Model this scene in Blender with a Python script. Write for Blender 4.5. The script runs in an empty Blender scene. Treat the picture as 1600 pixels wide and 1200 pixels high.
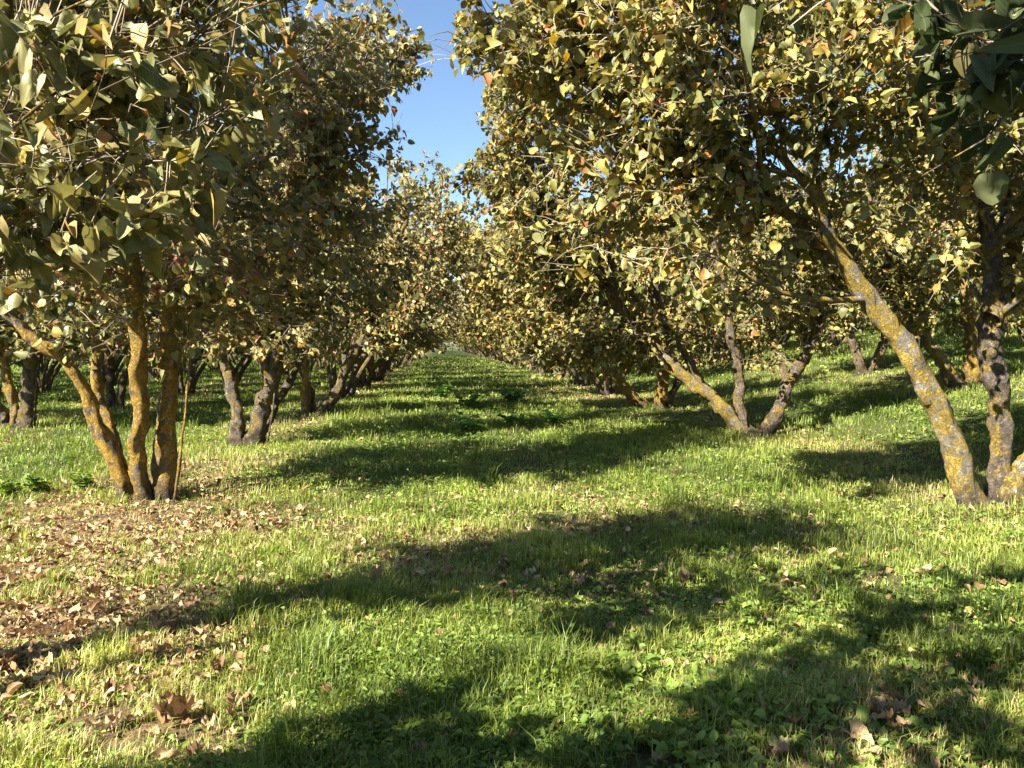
import bpy, math
import numpy as np
from mathutils import Vector

# ------------------------------------------------------------------ camera, world, sun
sc = bpy.context.scene
F = 1200.0                      # focal length in pixels of the 1600 px wide photograph
EYE = 1.25
YAW = math.atan(110 / F)
PIT = math.atan(62 / F)
cam_d = bpy.data.cameras.new('camera'); cam = bpy.data.objects.new('camera', cam_d)
sc.collection.objects.link(cam)
cam_d.sensor_width = 36.0; cam_d.lens = 36.0 * F / 1600.0
cam_d.clip_start = 0.05; cam_d.clip_end = 3000
cam.location = (0, 0, EYE)
cam.rotation_euler = (math.pi / 2 - PIT, 0, -YAW)
sc.camera = cam

SUN_EL = math.radians(36); SUN_TO = (-0.82, -0.572)   # horizontal direction towards the sun
w = bpy.data.worlds.new("World"); sc.world = w; w.use_nodes = True
nt = w.node_tree
sky = nt.nodes.new('ShaderNodeTexSky'); sky.sky_type = 'NISHITA'; sky.sun_disc = False
sky.sun_elevation = SUN_EL
sky.sun_rotation = math.atan2(SUN_TO[0], SUN_TO[1])
sky.air_density = 1.0; sky.dust_density = 0.2; sky.ozone_density = 3.0
bg = nt.nodes['Background']; bg.inputs[1].default_value = 0.055
nt.links.new(sky.outputs[0], bg.inputs[0])
sun_d = bpy.data.lights.new('sun', 'SUN'); sun = bpy.data.objects.new('sun', sun_d)
sc.collection.objects.link(sun)
sun_d.energy = 5.0; sun_d.angle = math.radians(0.53); sun_d.color = (1.0, 0.93, 0.80)
sv = Vector((SUN_TO[0] * math.cos(SUN_EL), SUN_TO[1] * math.cos(SUN_EL), math.sin(SUN_EL)))
sun.rotation_euler = sv.to_track_quat('Z', 'Y').to_euler()
sc.view_settings.view_transform = 'Standard'; sc.view_settings.look = 'None'
sc.view_settings.gamma = 1.0; sc.view_settings.exposure = 2.05
sc.render.engine = 'CYCLES'
sc.cycles.max_bounces = 6; sc.cycles.diffuse_bounces = 3; sc.cycles.transmission_bounces = 4
sc.cycles.glossy_bounces = 2
sc.cycles.use_denoising = True; sc.cycles.denoiser = 'OPENIMAGEDENOISE'
sc.cycles.denoising_input_passes = 'RGB_ALBEDO_NORMAL'; sc.cycles.denoising_prefilter = 'ACCURATE'

RNG = np.random.default_rng(7)

# ------------------------------------------------------------------ projection helpers
def ray(px, py):
    u = (px - 800) / F; v = (600 - py) / F
    y = math.cos(PIT) + v * math.sin(PIT); z = -math.sin(PIT) + v * math.cos(PIT)
    c, s = math.cos(YAW), math.sin(YAW)
    return np.array([u * c + y * s, -u * s + y * c, z])

def at(px, py, Y):
    r = ray(px, py); t = Y / r[1]
    return np.array([r[0] * t, Y, EYE + r[2] * t])

def project(P):
    c, s = math.cos(YAW), math.sin(YAW)
    x = P[:, 0] * c - P[:, 1] * s; y = P[:, 0] * s + P[:, 1] * c; z = P[:, 2] - EYE
    d = y * math.cos(PIT) - z * math.sin(PIT); v = y * math.sin(PIT) + z * math.cos(PIT)
    dd = np.where(d > 0.05, d, 0.05)
    return 800 + F * x / dd, 600 - F * v / dd, d

def vnoise(x, y, s, seed=0):
    x = np.asarray(x, float) / s + 37.1 * seed; y = np.asarray(y, float) / s + 11.7 * seed
    xi = np.floor(x); yi = np.floor(y); fx = x - xi; fy = y - yi
    fx = fx * fx * (3 - 2 * fx); fy = fy * fy * (3 - 2 * fy)
    def h(a, b):
        n = np.sin(a * 127.1 + b * 311.7 + seed * 17.3) * 43758.5453
        return n - np.floor(n)
    return (h(xi, yi) * (1 - fx) + h(xi + 1, yi) * fx) * (1 - fy) + (h(xi, yi + 1) * (1 - fx) + h(xi + 1, yi + 1) * fx) * fy

def ground_z(x, y):
    x = np.asarray(x, float); y = np.asarray(y, float)
    s = np.clip(x - 4.6, 0, 30)
    z = 0.142 * s * np.clip(s / 1.2, 0, 1)
    return z + 0.05 * (vnoise(x, y, 1.7, 3) - .5) + 0.02 * (vnoise(x, y, .45, 4) - .5)

def g1(v, c, r): return np.exp(-((v - c) / r) ** 2)
def litter(x, y):
    m = 0.75 * g1(x, -2.5, 1.0) + 0.5 * g1(x, 4.4, 0.9) + 0.5 * g1(x, -6.3, 1.0) + 0.35 * g1(x, 8.5, 1.0)
    m = m * (0.35 + 0.9 * vnoise(x, y, 1.6, 8))
    m = m + .8 * g1(x, -1.9, 1.5) * g1(y, 5.3, 1.25) + 0.9 * g1(x, -1.5, 0.7) * g1(y, 3.3, 0.5) + 1.0 * g1(x, -.9, .45) * g1(y, 2.5, .3)
    m = m + 0.62 * g1(x, 1.2, 1.5) * g1(y, 5.2, 1.5) + 0.8 * g1(x, 1.4, .8) * g1(y, 2.3, .45) + 0.6 * g1(x, 3.2, 1.0) * g1(y, 18.5, 3)
    return np.clip(m * (0.45 + 1.0 * vnoise(x, y, .38, 5)), 0, 1)

def bare(x, y):
    m = g1(x, -.95, .42) * g1(y, 2.5, .2) + .8 * g1(x, -1.6, .4) * g1(y, 2.95, .14) + .8 * g1(x, .9, .5) * g1(y, 2.15, .12)
    m = m + np.clip(vnoise(x, y, .6, 91) - .72, 0, 1) * 2.2
    return np.clip(m * (.5 + vnoise(x, y, .09, 92)), 0, 1)

# ------------------------------------------------------------------ materials
def new_mat(name):
    m = bpy.data.materials.new(name); m.use_nodes = True
    t = m.node_tree; t.nodes.clear()
    return m, t, t.nodes, t.links

def ramp(n, stops, interp='LINEAR'):
    r = n.new('ShaderNodeValToRGB'); r.color_ramp.interpolation = interp
    e = r.color_ramp.elements
    e[0].position, e[0].color = stops[0][0], (*stops[0][1], 1)
    e[1].position, e[1].color = stops[-1][0], (*stops[-1][1], 1)
    for p, c in stops[1:-1]:
        q = e.new(p); q.color = (*c, 1)
    return r

def leaf_material(name, stops, trans=0.30, rough=0.5, spot=None, under=None, noise_scale=18, spec=0.35, veins=None):
    m, t, n, l = new_mat(name)
    a = n.new('ShaderNodeAttribute'); a.attribute_name = 'rnd'
    r = ramp(n, stops); l.new(a.outputs['Fac'], r.inputs[0])
    col = r.outputs[0]
    tc = n.new('ShaderNodeTexCoord')
    nz = n.new('ShaderNodeTexNoise'); nz.inputs['Scale'].default_value = noise_scale; nz.inputs['Detail'].default_value = 4
    l.new(tc.outputs['Object'], nz.inputs['Vector'])
    hv = n.new('ShaderNodeHueSaturation')
    mr = n.new('ShaderNodeMapRange'); mr.inputs[1].default_value = .3; mr.inputs[2].default_value = .7
    mr.inputs[3].default_value = 0.6; mr.inputs[4].default_value = 1.4
    l.new(nz.outputs[0], mr.inputs[0]); l.new(mr.outputs[0], hv.inputs['Value']); l.new(col, hv.inputs['Color'])
    col = hv.outputs[0]
    if spot:
        n2 = n.new('ShaderNodeTexNoise'); n2.inputs['Scale'].default_value = noise_scale * 2.2; n2.inputs['Detail'].default_value = 3
        l.new(tc.outputs['Object'], n2.inputs['Vector'])
        r2 = ramp(n, [(0.56, (0, 0, 0)), (0.66, (1, 1, 1))]); l.new(n2.outputs[0], r2.inputs[0])
        mx = n.new('ShaderNodeMix'); mx.data_type = 'RGBA'
        mm = n.new('ShaderNodeMath'); mm.operation = 'MULTIPLY'; mm.inputs[1].default_value = 0.6
        l.new(r2.outputs[0], mm.inputs[0]); l.new(mm.outputs[0], mx.inputs[0])
        l.new(col, mx.inputs[6]); mx.inputs[7].default_value = (*spot, 1); col = mx.outputs[2]
    if veins:                      # midrib and side veins from the blade's own coordinates
        ax = n.new('ShaderNodeAttribute'); ax.attribute_name = 'lx'; ay = n.new('ShaderNodeAttribute'); ay.attribute_name = 'ly'
        def mth(op, a_, b_=None, c_=None):
            q = n.new('ShaderNodeMath'); q.operation = op
            for i_, v_ in enumerate((a_, b_, c_)):
                if v_ is None: continue
                if isinstance(v_, (int, float)): q.inputs[i_].default_value = v_
                else: l.new(v_, q.inputs[i_])
            return q.outputs[0]
        absx = mth('ABSOLUTE', mth('SUBTRACT', ax.outputs['Fac'], 2.0))
        mid = mth('LESS_THAN', absx, .022)
        side = mth('LESS_THAN', mth('FRACT', mth('MULTIPLY', mth('SUBTRACT', ay.outputs['Fac'], mth('MULTIPLY', absx, .8)), 8.0)), .13)
        has = mth('GREATER_THAN', ax.outputs['Fac'], 1.0)
        fv = mth('MULTIPLY', mth('MULTIPLY', mth('MAXIMUM', mid, mth('MULTIPLY', side, .6)), has), .45)
        mx = n.new('ShaderNodeMix'); mx.data_type = 'RGBA'; l.new(fv, mx.inputs[0]); l.new(col, mx.inputs[6])
        mx.inputs[7].default_value = (*veins, 1); col = mx.outputs[2]
    if under:                      # the paler, matt underside of the blade
        ge = n.new('ShaderNodeNewGeometry'); mx = n.new('ShaderNodeMix'); mx.data_type = 'RGBA'
        mm = n.new('ShaderNodeMath'); mm.operation = 'MULTIPLY'; mm.inputs[1].default_value = 0.55
        l.new(ge.outputs['Backfacing'], mm.inputs[0]); l.new(mm.outputs[0], mx.inputs[0])
        l.new(col, mx.inputs[6]); mx.inputs[7].default_value = (*under, 1); col = mx.outputs[2]
    p = n.new('ShaderNodeBsdfPrincipled'); p.inputs['Roughness'].default_value = rough
    p.inputs['Specular IOR Level'].default_value = spec
    l.new(col, p.inputs['Base Color'])
    tr = n.new('ShaderNodeBsdfTranslucent')
    h2 = n.new('ShaderNodeHueSaturation'); h2.inputs['Saturation'].default_value = 1.15; h2.inputs['Value'].default_value = 1.3
    l.new(col, h2.inputs['Color']); l.new(h2.outputs[0], tr.inputs['Color'])
    ms = n.new('ShaderNodeMixShader'); ms.inputs[0].default_value = trans
    o = n.new('ShaderNodeOutputMaterial')
    l.new(p.outputs[0], ms.inputs[1]); l.new(tr.outputs[0], ms.inputs[2]); l.new(ms.outputs[0], o.inputs[0])
    return m

LEAF = [(0.0, (.045, .060, .018)), (0.14, (.075, .092, .028)), (0.34, (.14, .145, .05)), (0.55, (.23, .215, .085)),
        (0.74, (.30, .25, .075)), (0.86, (.38, .28, .06)), (0.94, (.40, .22, .07)), (1.0, (.25, .10, .05))]
M_leaf = leaf_material('hazel_leaf', LEAF, .2, .5, spot=(.30, .16, .07), under=(.24, .24, .11), noise_scale=12, veins=(.42, .38, .18))
LEAFY = [(0.0, (.06, .08, .02)), (0.2, (.14, .145, .04)), (0.5, (.24, .22, .058)), (0.75, (.38, .30, .065)),
         (0.9, (.44, .25, .06)), (1.0, (.33, .14, .06))]
M_leaf_y = leaf_material('hazel_leaf_yellow', LEAFY, .22, .5, spot=(.34, .19, .08), under=(.26, .25, .10), noise_scale=12)
M_leaf_shaded = leaf_material('hazel_leaf_green_shaded', [(0, (.035, .052, .022)), (.6, (.065, .088, .036)), (.8, (.13, .13, .045)), (1, (.28, .15, .05))],
                         .25, .6, under=(.12, .135, .07), noise_scale=14, spec=.15, veins=(.16, .19, .08))  # leaf colours darkened to carry the shade on the overhead bough
M_grass = leaf_material('grass_blade', [(0.0, (.07, .115, .02)), (0.32, (.165, .22, .035)), (0.65, (.31, .35, .07)),
                                        (0.88, (.38, .40, .10)), (1.0, (.46, .38, .19))], .35, .45, noise_scale=1.2, spec=.4)
M_clover = leaf_material('weed_leaf', [(0.0, (.07, .13, .025)), (0.5, (.18, .265, .05)), (0.85, (.32, .39, .09)), (1.0, (.40, .42, .15))],
                         .32, .5, noise_scale=1.5, spec=.3)
M_mallow = leaf_material('mallow_leaf', [(0.0, (.06, .14, .035)), (0.6, (.13, .25, .06)), (1.0, (.28, .40, .11))], .28, .45, noise_scale=2)
M_litter = leaf_material('fallen_leaf_brown', [(0.0, (.12, .065, .035)), (0.25, (.28, .17, .085)), (0.6, (.42, .28, .15)),
                                               (0.9, (.50, .37, .20)), (1.0, (.42, .42, .18))], .12, .65, spot=(.16, .08, .05), noise_scale=20, spec=.25, veins=(.14, .07, .04))

def bark_material(name, lichen, amount, base1=(.10, .08, .06), base2=(.27, .235, .19)):
    m, t, n, l = new_mat(name)
    tc = n.new('ShaderNodeTexCoord'); oi = n.new('ShaderNodeObjectInfo')
    mp = n.new('ShaderNodeVectorMath'); mp.operation = 'ADD'
    sc3 = n.new('ShaderNodeVectorMath'); sc3.operation = 'SCALE'; sc3.inputs[0].default_value = (7, 5, 3)
    l.new(oi.outputs['Random'], sc3.inputs['Scale']); l.new(tc.outputs['Object'], mp.inputs[0]); l.new(sc3.outputs[0], mp.inputs[1])
    def noise(s, d=6, r=.6):
        z = n.new('ShaderNodeTexNoise'); z.inputs['Scale'].default_value = s; z.inputs['Detail'].default_value = d
        z.inputs['Roughness'].default_value = r; l.new(mp.outputs[0], z.inputs['Vector']); return z
    a = noise(14); ra = ramp(n, [(.32, base1), (.68, base2)]); l.new(a.outputs[0], ra.inputs[0])
    b = noise(8.5, 12, .78); c = noise(45, 4, .7)
    rb = ramp(n, [(amount - .035, (0, 0, 0)), (amount + .035, (1, 1, 1))]); l.new(b.outputs[0], rb.inputs[0])
    rc = ramp(n, [(.3, (lichen[0] * .55, lichen[1] * .5, lichen[2] * .5)), (.55, lichen), (.8, (lichen[0] * 1.25, lichen[1] * 1.3, lichen[2] * 1.6))])
    l.new(c.outputs[0], rc.inputs[0])
    mx = n.new('ShaderNodeMix'); mx.data_type = 'RGBA'
    l.new(rb.outputs[0], mx.inputs[0]); l.new(ra.outputs[0], mx.inputs[6]); l.new(rc.outputs[0], mx.inputs[7])
    # bark darker towards the foot of the trunk
    sx = n.new('ShaderNodeSeparateXYZ'); l.new(tc.outputs['Object'], sx.inputs[0])
    ad = n.new('ShaderNodeMath'); ad.operation = 'ADD'; l.new(sx.outputs['Z'], ad.inputs[0])
    mu = n.new('ShaderNodeMath'); mu.operation = 'MULTIPLY_ADD'; mu.inputs[1].default_value = .4; mu.inputs[2].default_value = -.2
    l.new(a.outputs[0], mu.inputs[0]); l.new(mu.outputs[0], ad.inputs[1])
    rz = n.new('ShaderNodeMapRange'); rz.inputs[1].default_value = .02; rz.inputs[2].default_value = .22
    l.new(ad.outputs[0], rz.inputs[0])
    m2 = n.new('ShaderNodeMix'); m2.data_type = 'RGBA'; m2.inputs[6].default_value = (.085, .065, .05, 1)
    l.new(rz.outputs[0], m2.inputs[0]); l.new(mx.outputs[2], m2.inputs[7])
    # small grey lichen rosettes and black pits
    v = n.new('ShaderNodeTexVoronoi'); v.inputs['Scale'].default_value = 22; l.new(mp.outputs[0], v.inputs['Vector'])
    rv = ramp(n, [(.12, (1, 1, 1)), (.2, (0, 0, 0))]); l.new(v.outputs[0], rv.inputs[0])
    d = noise(3.1, 2); rd = ramp(n, [(.5, (0, 0, 0)), (.6, (1, 1, 1))]); l.new(d.outputs[0], rd.inputs[0])
    mm = n.new('ShaderNodeMath'); mm.operation = 'MULTIPLY'; l.new(rv.outputs[0], mm.inputs[0]); l.new(rd.outputs[0], mm.inputs[1])
    m3 = n.new('ShaderNodeMix'); m3.data_type = 'RGBA'; l.new(mm.outputs[0], m3.inputs[0])
    l.new(m2.outputs[2], m3.inputs[6]); m3.inputs[7].default_value = (.42, .41, .33, 1)
    p = n.new('ShaderNodeBsdfPrincipled'); p.inputs['Roughness'].default_value = .85; p.inputs['Specular IOR Level'].default_value = .2
    l.new(m3.outputs[2], p.inputs['Base Color'])
    bsum = n.new('ShaderNodeMath'); bsum.operation = 'ADD'; l.new(a.outputs[0], bsum.inputs[0])
    bm = n.new('ShaderNodeMath'); bm.operation = 'MULTIPLY'; bm.inputs[1].default_value = .6
    l.new(c.outputs[0], bm.inputs[0]); l.new(bm.outputs[0], bsum.inputs[1])
    vc = n.new('ShaderNodeTexVoronoi'); vc.feature = 'DISTANCE_TO_EDGE'; vc.inputs['Scale'].default_value = 26
    ms_ = n.new('ShaderNodeMapping'); ms_.inputs['Scale'].default_value = (1, 1, .35); l.new(mp.outputs[0], ms_.inputs[0])
    wr = n.new('ShaderNodeMix'); wr.data_type = 'VECTOR'; wr.inputs[0].default_value = .12
    l.new(ms_.outputs[0], wr.inputs[4]); l.new(c.outputs['Color'], wr.inputs[5]); l.new(wr.outputs[1], vc.inputs['Vector'])
    rk = ramp(n, [(.0, (0, 0, 0)), (.12, (1, 1, 1))]); l.new(vc.outputs['Distance'], rk.inputs[0])
    bq = n.new('ShaderNodeMath'); bq.operation = 'MULTIPLY_ADD'; bq.inputs[1].default_value = .35
    l.new(rk.outputs[0], bq.inputs[0]); l.new(bsum.outputs[0], bq.inputs[2]); bsum = bq
    bu = n.new('ShaderNodeBump'); bu.inputs['Strength'].default_value = 1.0; bu.inputs['Distance'].default_value = .045
    l.new(bsum.outputs[0], bu.inputs['Height']); l.new(bu.outputs[0], p.inputs['Normal'])
    o = n.new('ShaderNodeOutputMaterial'); l.new(p.outputs[0], o.inputs[0])
    return m

M_bark_orange = bark_material('bark_orange_lichen', (.42, .27, .055), .46)
M_bark_yellow = bark_material('bark_yellow_lichen', (.42, .30, .065), .475, (.13, .11, .09), (.42, .38, .31))
M_bark_dark = bark_material('bark_dark', (.30, .21, .05), .52, (.07, .055, .045), (.24, .20, .16))
M_twig, _t, _n, _l = new_mat('twig_bark')
_p = _n.new('ShaderNodeBsdfPrincipled'); _p.inputs['Roughness'].default_value = .7
_z = _n.new('ShaderNodeTexNoise'); _z.inputs['Scale'].default_value = 9; _r = ramp(_n, [(.35, (.12, .09, .06)), (.65, (.38, .31, .23))])
_l.new(_z.outputs[0], _r.inputs[0]); _l.new(_r.outputs[0], _p.inputs[0])
_o = _n.new('ShaderNodeOutputMaterial'); _l.new(_p.outputs[0], _o.inputs[0])

M_ground, t, n, l = new_mat('orchard_soil')
at_l = n.new('ShaderNodeAttribute'); at_l.attribute_name = 'litter'
tc = n.new('ShaderNodeTexCoord')
def _noise(s, d=8, r=.65):
    z = n.new('ShaderNodeTexNoise'); z.inputs['Scale'].default_value = s; z.inputs['Detail'].default_value = d
    z.inputs['Roughness'].default_value = r; l.new(tc.outputs['Object'], z.inputs['Vector']); return z
na, nb, ncx = _noise(5), _noise(38, 6), _noise(1.3)
soil = ramp(n, [(.3, (.045, .030, .020)), (.7, (.15, .10, .07))]); l.new(nb.outputs[0], soil.inputs[0])
turf = ramp(n, [(.3, (.028, .055, .012)), (.5, (.055, .10, .02)), (.7, (.10, .12, .035))]); l.new(nb.outputs[0], turf.inputs[0])
lit = ramp(n, [(.3, (.10, .06, .035)), (.55, (.25, .16, .09)), (.7, (.36, .26, .15))]); l.new(nb.outputs[0], lit.inputs[0])
mxa = n.new('ShaderNodeMix'); mxa.data_type = 'RGBA'
rna = ramp(n, [(.42, (0, 0, 0)), (.6, (1, 1, 1))]); l.new(na.outputs[0], rna.inputs[0])
mlt = n.new('ShaderNodeMath'); mlt.operation = 'MULTIPLY'; mlt.inputs[1].default_value = .55; l.new(rna.outputs[0], mlt.inputs[0])
l.new(mlt.outputs[0], mxa.inputs[0]); l.new(turf.outputs[0], mxa.inputs[6]); l.new(soil.outputs[0], mxa.inputs[7])
mxl = n.new('ShaderNodeMix'); mxl.data_type = 'RGBA'
l.new(rna.outputs[0], mxl.inputs[0]); l.new(lit.outputs[0], mxl.inputs[6]); l.new(soil.outputs[0], mxl.inputs[7])
mxb = n.new('ShaderNodeMix'); mxb.data_type = 'RGBA'
l.new(at_l.outputs['Fac'], mxb.inputs[0]); l.new(mxa.outputs[2], mxb.inputs[6]); l.new(mxl.outputs[2], mxb.inputs[7])
p = n.new('ShaderNodeBsdfPrincipled'); p.inputs['Roughness'].default_value = .95; p.inputs['Specular IOR Level'].default_value = .1
l.new(mxb.outputs[2], p.inputs['Base Color'])
bu = n.new('ShaderNodeBump'); bu.inputs['Strength'].default_value = .8; bu.inputs['Distance'].default_value = .03
l.new(nb.outputs[0], bu.inputs['Height']); l.new(bu.outputs[0], p.inputs['Normal'])
o = n.new('ShaderNodeOutputMaterial'); l.new(p.outputs[0], o.inputs[0])

def plain(name, col, rough=.8):
    m, t, n, l = new_mat(name)
    p = n.new('ShaderNodeBsdfPrincipled'); p.inputs['Roughness'].default_value = rough
    z = n.new('ShaderNodeTexNoise'); z.inputs['Scale'].default_value = 6; z.inputs['Detail'].default_value = 5
    r = ramp(n, [(.3, tuple(c * .75 for c in col)), (.7, tuple(min(1, c * 1.1) for c in col))])
    l.new(z.outputs[0], r.inputs[0]); l.new(r.outputs[0], p.inputs[0])
    o = n.new('ShaderNodeOutputMaterial'); l.new(p.outputs[0], o.inputs[0]); return m
M_fence = plain('weathered_pale_wood', (.40, .37, .32))

# ------------------------------------------------------------------ mesh helpers
def make_mesh(name, V, faces, mat, rnd=None, smooth=False):
    """faces: list of integer arrays (n,3) or (n,4)"""
    me = bpy.data.meshes.new(name)
    me.vertices.add(len(V)); me.vertices.foreach_set('co', np.asarray(V, np.float32).ravel())
    loops = np.concatenate([f.ravel() for f in faces]).astype(np.int32)
    tot = np.concatenate([np.full(len(f), f.shape[1]) for f in faces]).astype(np.int32)
    start = np.concatenate([[0], np.cumsum(tot)[:-1]]).astype(np.int32)
    me.loops.add(len(loops)); me.loops.foreach_set('vertex_index', loops)
    me.polygons.add(len(tot)); me.polygons.foreach_set('loop_start', start); me.polygons.foreach_set('loop_total', tot)
    if smooth: me.polygons.foreach_set('use_smooth', np.ones(len(tot), bool))
    if rnd is not None:
        for k, v in (rnd.items() if isinstance(rnd, dict) else [('rnd', rnd)]):
            a = me.attributes.new(k, 'FLOAT', 'POINT'); a.data.foreach_set('value', np.asarray(v, np.float32))
    me.materials.append(mat); me.update(calc_edges=True); me.validate()
    return me

COL = sc.collection
def link(name, data, parent=None, loc=None):
    o = bpy.data.objects.new(name, data); COL.objects.link(o)
    if parent: o.parent = parent
    if loc is not None: o.location = loc
    return o
def tag(o, label=None, cat=None, group=None, kind=None):
    if label: o['label'] = label
    if cat: o['category'] = cat
    if group: o['group'] = group
    if kind: o['kind'] = kind
    return o

def unit(v): return v / (np.linalg.norm(v, axis=-1, keepdims=True) + 1e-9)

def tubes(P, R, sides, lump=0.0, seed=0, cap=False):
    """P (N,K,3), R (N,K) -> verts, quads"""
    N, K, _ = P.shape
    T = np.empty_like(P); T[:, 1:-1] = P[:, 2:] - P[:, :-2]; T[:, 0] = P[:, 1] - P[:, 0]; T[:, -1] = P[:, -1] - P[:, -2]
    T = unit(T)
    m = unit(P[:, -1] - P[:, 0])
    ref = np.where(np.abs(m[:, 2:3]) > .8, np.array([[1., 0.13, 0.]]), np.array([[0., .1, 1.]]))[:, None, :]
    A = unit(np.cross(T, np.broadcast_to(ref, T.shape))); B = np.cross(T, A)
    th = np.arange(sides) / sides * 2 * np.pi
    rr = R[:, :, None] * np.ones(sides)
    if lump > 0:
        s = np.arange(K)[None, :, None]; ph = th[None, None, :]
        q = seed * 1.7 + np.arange(N)[:, None, None] * 2.3
        rr = rr * (1 + lump * (.5 * np.sin(2 * ph + s * .35 + q) + .45 * np.sin(3 * ph - s * .55 + 1.3 * q) + .4 * np.sin(s * .9 + q + ph) + .35 * np.sin(5 * ph + s * 1.3 + q) * np.sin(s * .5 + ph)
                             + .25 * np.sin(7 * ph - 2.1 * s + q)))
    if lump >= .12:
        C_ = P[:, :, None, :] + rr[..., None] * (np.cos(th)[None, None, :, None] * A[:, :, None, :] + np.sin(th)[None, None, :, None] * B[:, :, None, :])
        rr = rr * (1 + .46 * (vnoise(C_[..., 0] * 1.6 + C_[..., 1] * 1.3, C_[..., 2], .11, seed % 7) - .5) + .28 * (vnoise(C_[..., 0] - C_[..., 1], C_[..., 2] + C_[..., 0], .035, seed % 5) - .5))
        kn = np.clip(vnoise(np.arange(K)[None, :, None] * 1.0 + 0 * rr, th[None, None, :] * 2.2 + 0 * rr, 4.0, seed % 9) - .74, 0, 1)
        rr = rr * (1 + 1.7 * kn)
    V = P[:, :, None, :] + rr[..., None] * (np.cos(th)[None, None, :, None] * A[:, :, None, :] + np.sin(th)[None, None, :, None] * B[:, :, None, :])
    idx = np.arange(N * K * sides).reshape(N, K, sides)
    a = idx[:, :-1, :]; b = np.roll(idx, -1, 2)[:, :-1, :]; c = np.roll(idx, -1, 2)[:, 1:, :]; d = idx[:, 1:, :]
    return V.reshape(-1, 3), np.stack([a, b, c, d], -1).reshape(-1, 4)

def spline(pts, n):
    """Catmull-Rom through rows of pts"""
    p = np.asarray(pts, float); p = np.vstack([2 * p[0] - p[1], p, 2 * p[-1] - p[-2]])
    m = len(p) - 3; u = np.linspace(0, m - 1e-6, n); i = u.astype(int); f = (u - i)[:, None]
    a, b, c, d = p[i], p[i + 1], p[i + 2], p[i + 3]
    return .5 * (2 * b + (c - a) * f + (2 * a - 5 * b + 4 * c - d) * f ** 2 + (3 * b - a - 3 * c + d) * f ** 3)

def leaf_template(lod):
    if lod == 0:
        ys = [0, .02, .16, .30, .42, .54, .64, .76, .88, 1.1]; ws = [0, .20, .43, .44, .52, .46, .46, .30, .17, 0]
    elif lod == 1:
        ys = [0, .04, .26, .56, .84, 1.04]; ws = [0, .30, .51, .50, .28, 0]
    else:
        ys = [0, .3, .75, 1.0]; ws = [0, .5, .38, 0]
    k = len(ys); V = []; Fq = []; Ft = []
    mid = []
    for i, (y, ww) in enumerate(zip(ys, ws)):
        mid.append(len(V)); V.append((0, y, 0))
        if 0 < i < k - 1: V.append((-ww, y - .06 * ww, 0)); V.append((ww, y - .06 * ww, 0))
    for i in range(k - 1):
        a, b = mid[i], mid[i + 1]
        if i == 0: Ft += [(a, b, b + 1), (a, b + 2, b)]
        elif i == k - 2: Ft += [(a, b, a + 1), (a, a + 2, b)]
        else: Fq += [(a, b, b + 1, a + 1), (a, a + 2, b + 2, b)]
    if lod == 2:   # two folded halves only
        V = [(0, 0, 0), (-.46, .3, 0), (-.34, .75, 0), (0, 1.0, 0), (.34, .75, 0), (.46, .3, 0)]
        Fq = [(0, 3, 2, 1), (0, 5, 4, 3)]; Ft = []
    return np.array(V, float), np.array(Fq, int).reshape(-1, 4), np.array(Ft, int).reshape(-1, 3)
def round_leaf(rings, segs):
    """heart-shaped, finely toothed blade as a polar grid, petiole included"""
    th = np.arange(segs) / segs * 2 * np.pi      # 0 = tip
    r = .50 * (1 + .03 * np.cos(th * 3)) + .10 * np.exp(-(np.minimum(th, 2 * np.pi - th) / .22) ** 2) - .12 * np.exp(-((th - np.pi) / .25) ** 2)
    r = r * (1 + .035 * ((np.arange(segs) % 2) * 2 - 1))
    V = [(0, .48, 0)]
    for k in range(1, rings + 1):
        f = k / rings; rr_ = r if k == rings else .5 * f + (r - .5) * f * f if False else r * f
        V += [(rr_[i] * math.sin(th[i]), .48 + rr_[i] * math.cos(th[i]), 0) for i in range(segs)]
    T = [(0, 1 + i, 1 + (i + 1) % segs) for i in range(segs)]; Q = []
    for k in range(rings - 1):
        a = 1 + k * segs; b = a + segs
        Q += [(a + i, b + i, b + (i + 1) % segs, a + (i + 1) % segs) for i in range(segs)]
    n0 = len(V); V += [(-.012, .12, .004), (.012, .12, .004), (.010, -.28, .0), (-.010, -.28, .0)]
    Q.append((n0, n0 + 1, n0 + 2, n0 + 3))
    return np.array(V, float), np.array(Q, int), np.array(T, int)
TPL = [round_leaf(3, 18), leaf_template(1), leaf_template(2), round_leaf(9, 40)]

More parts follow.
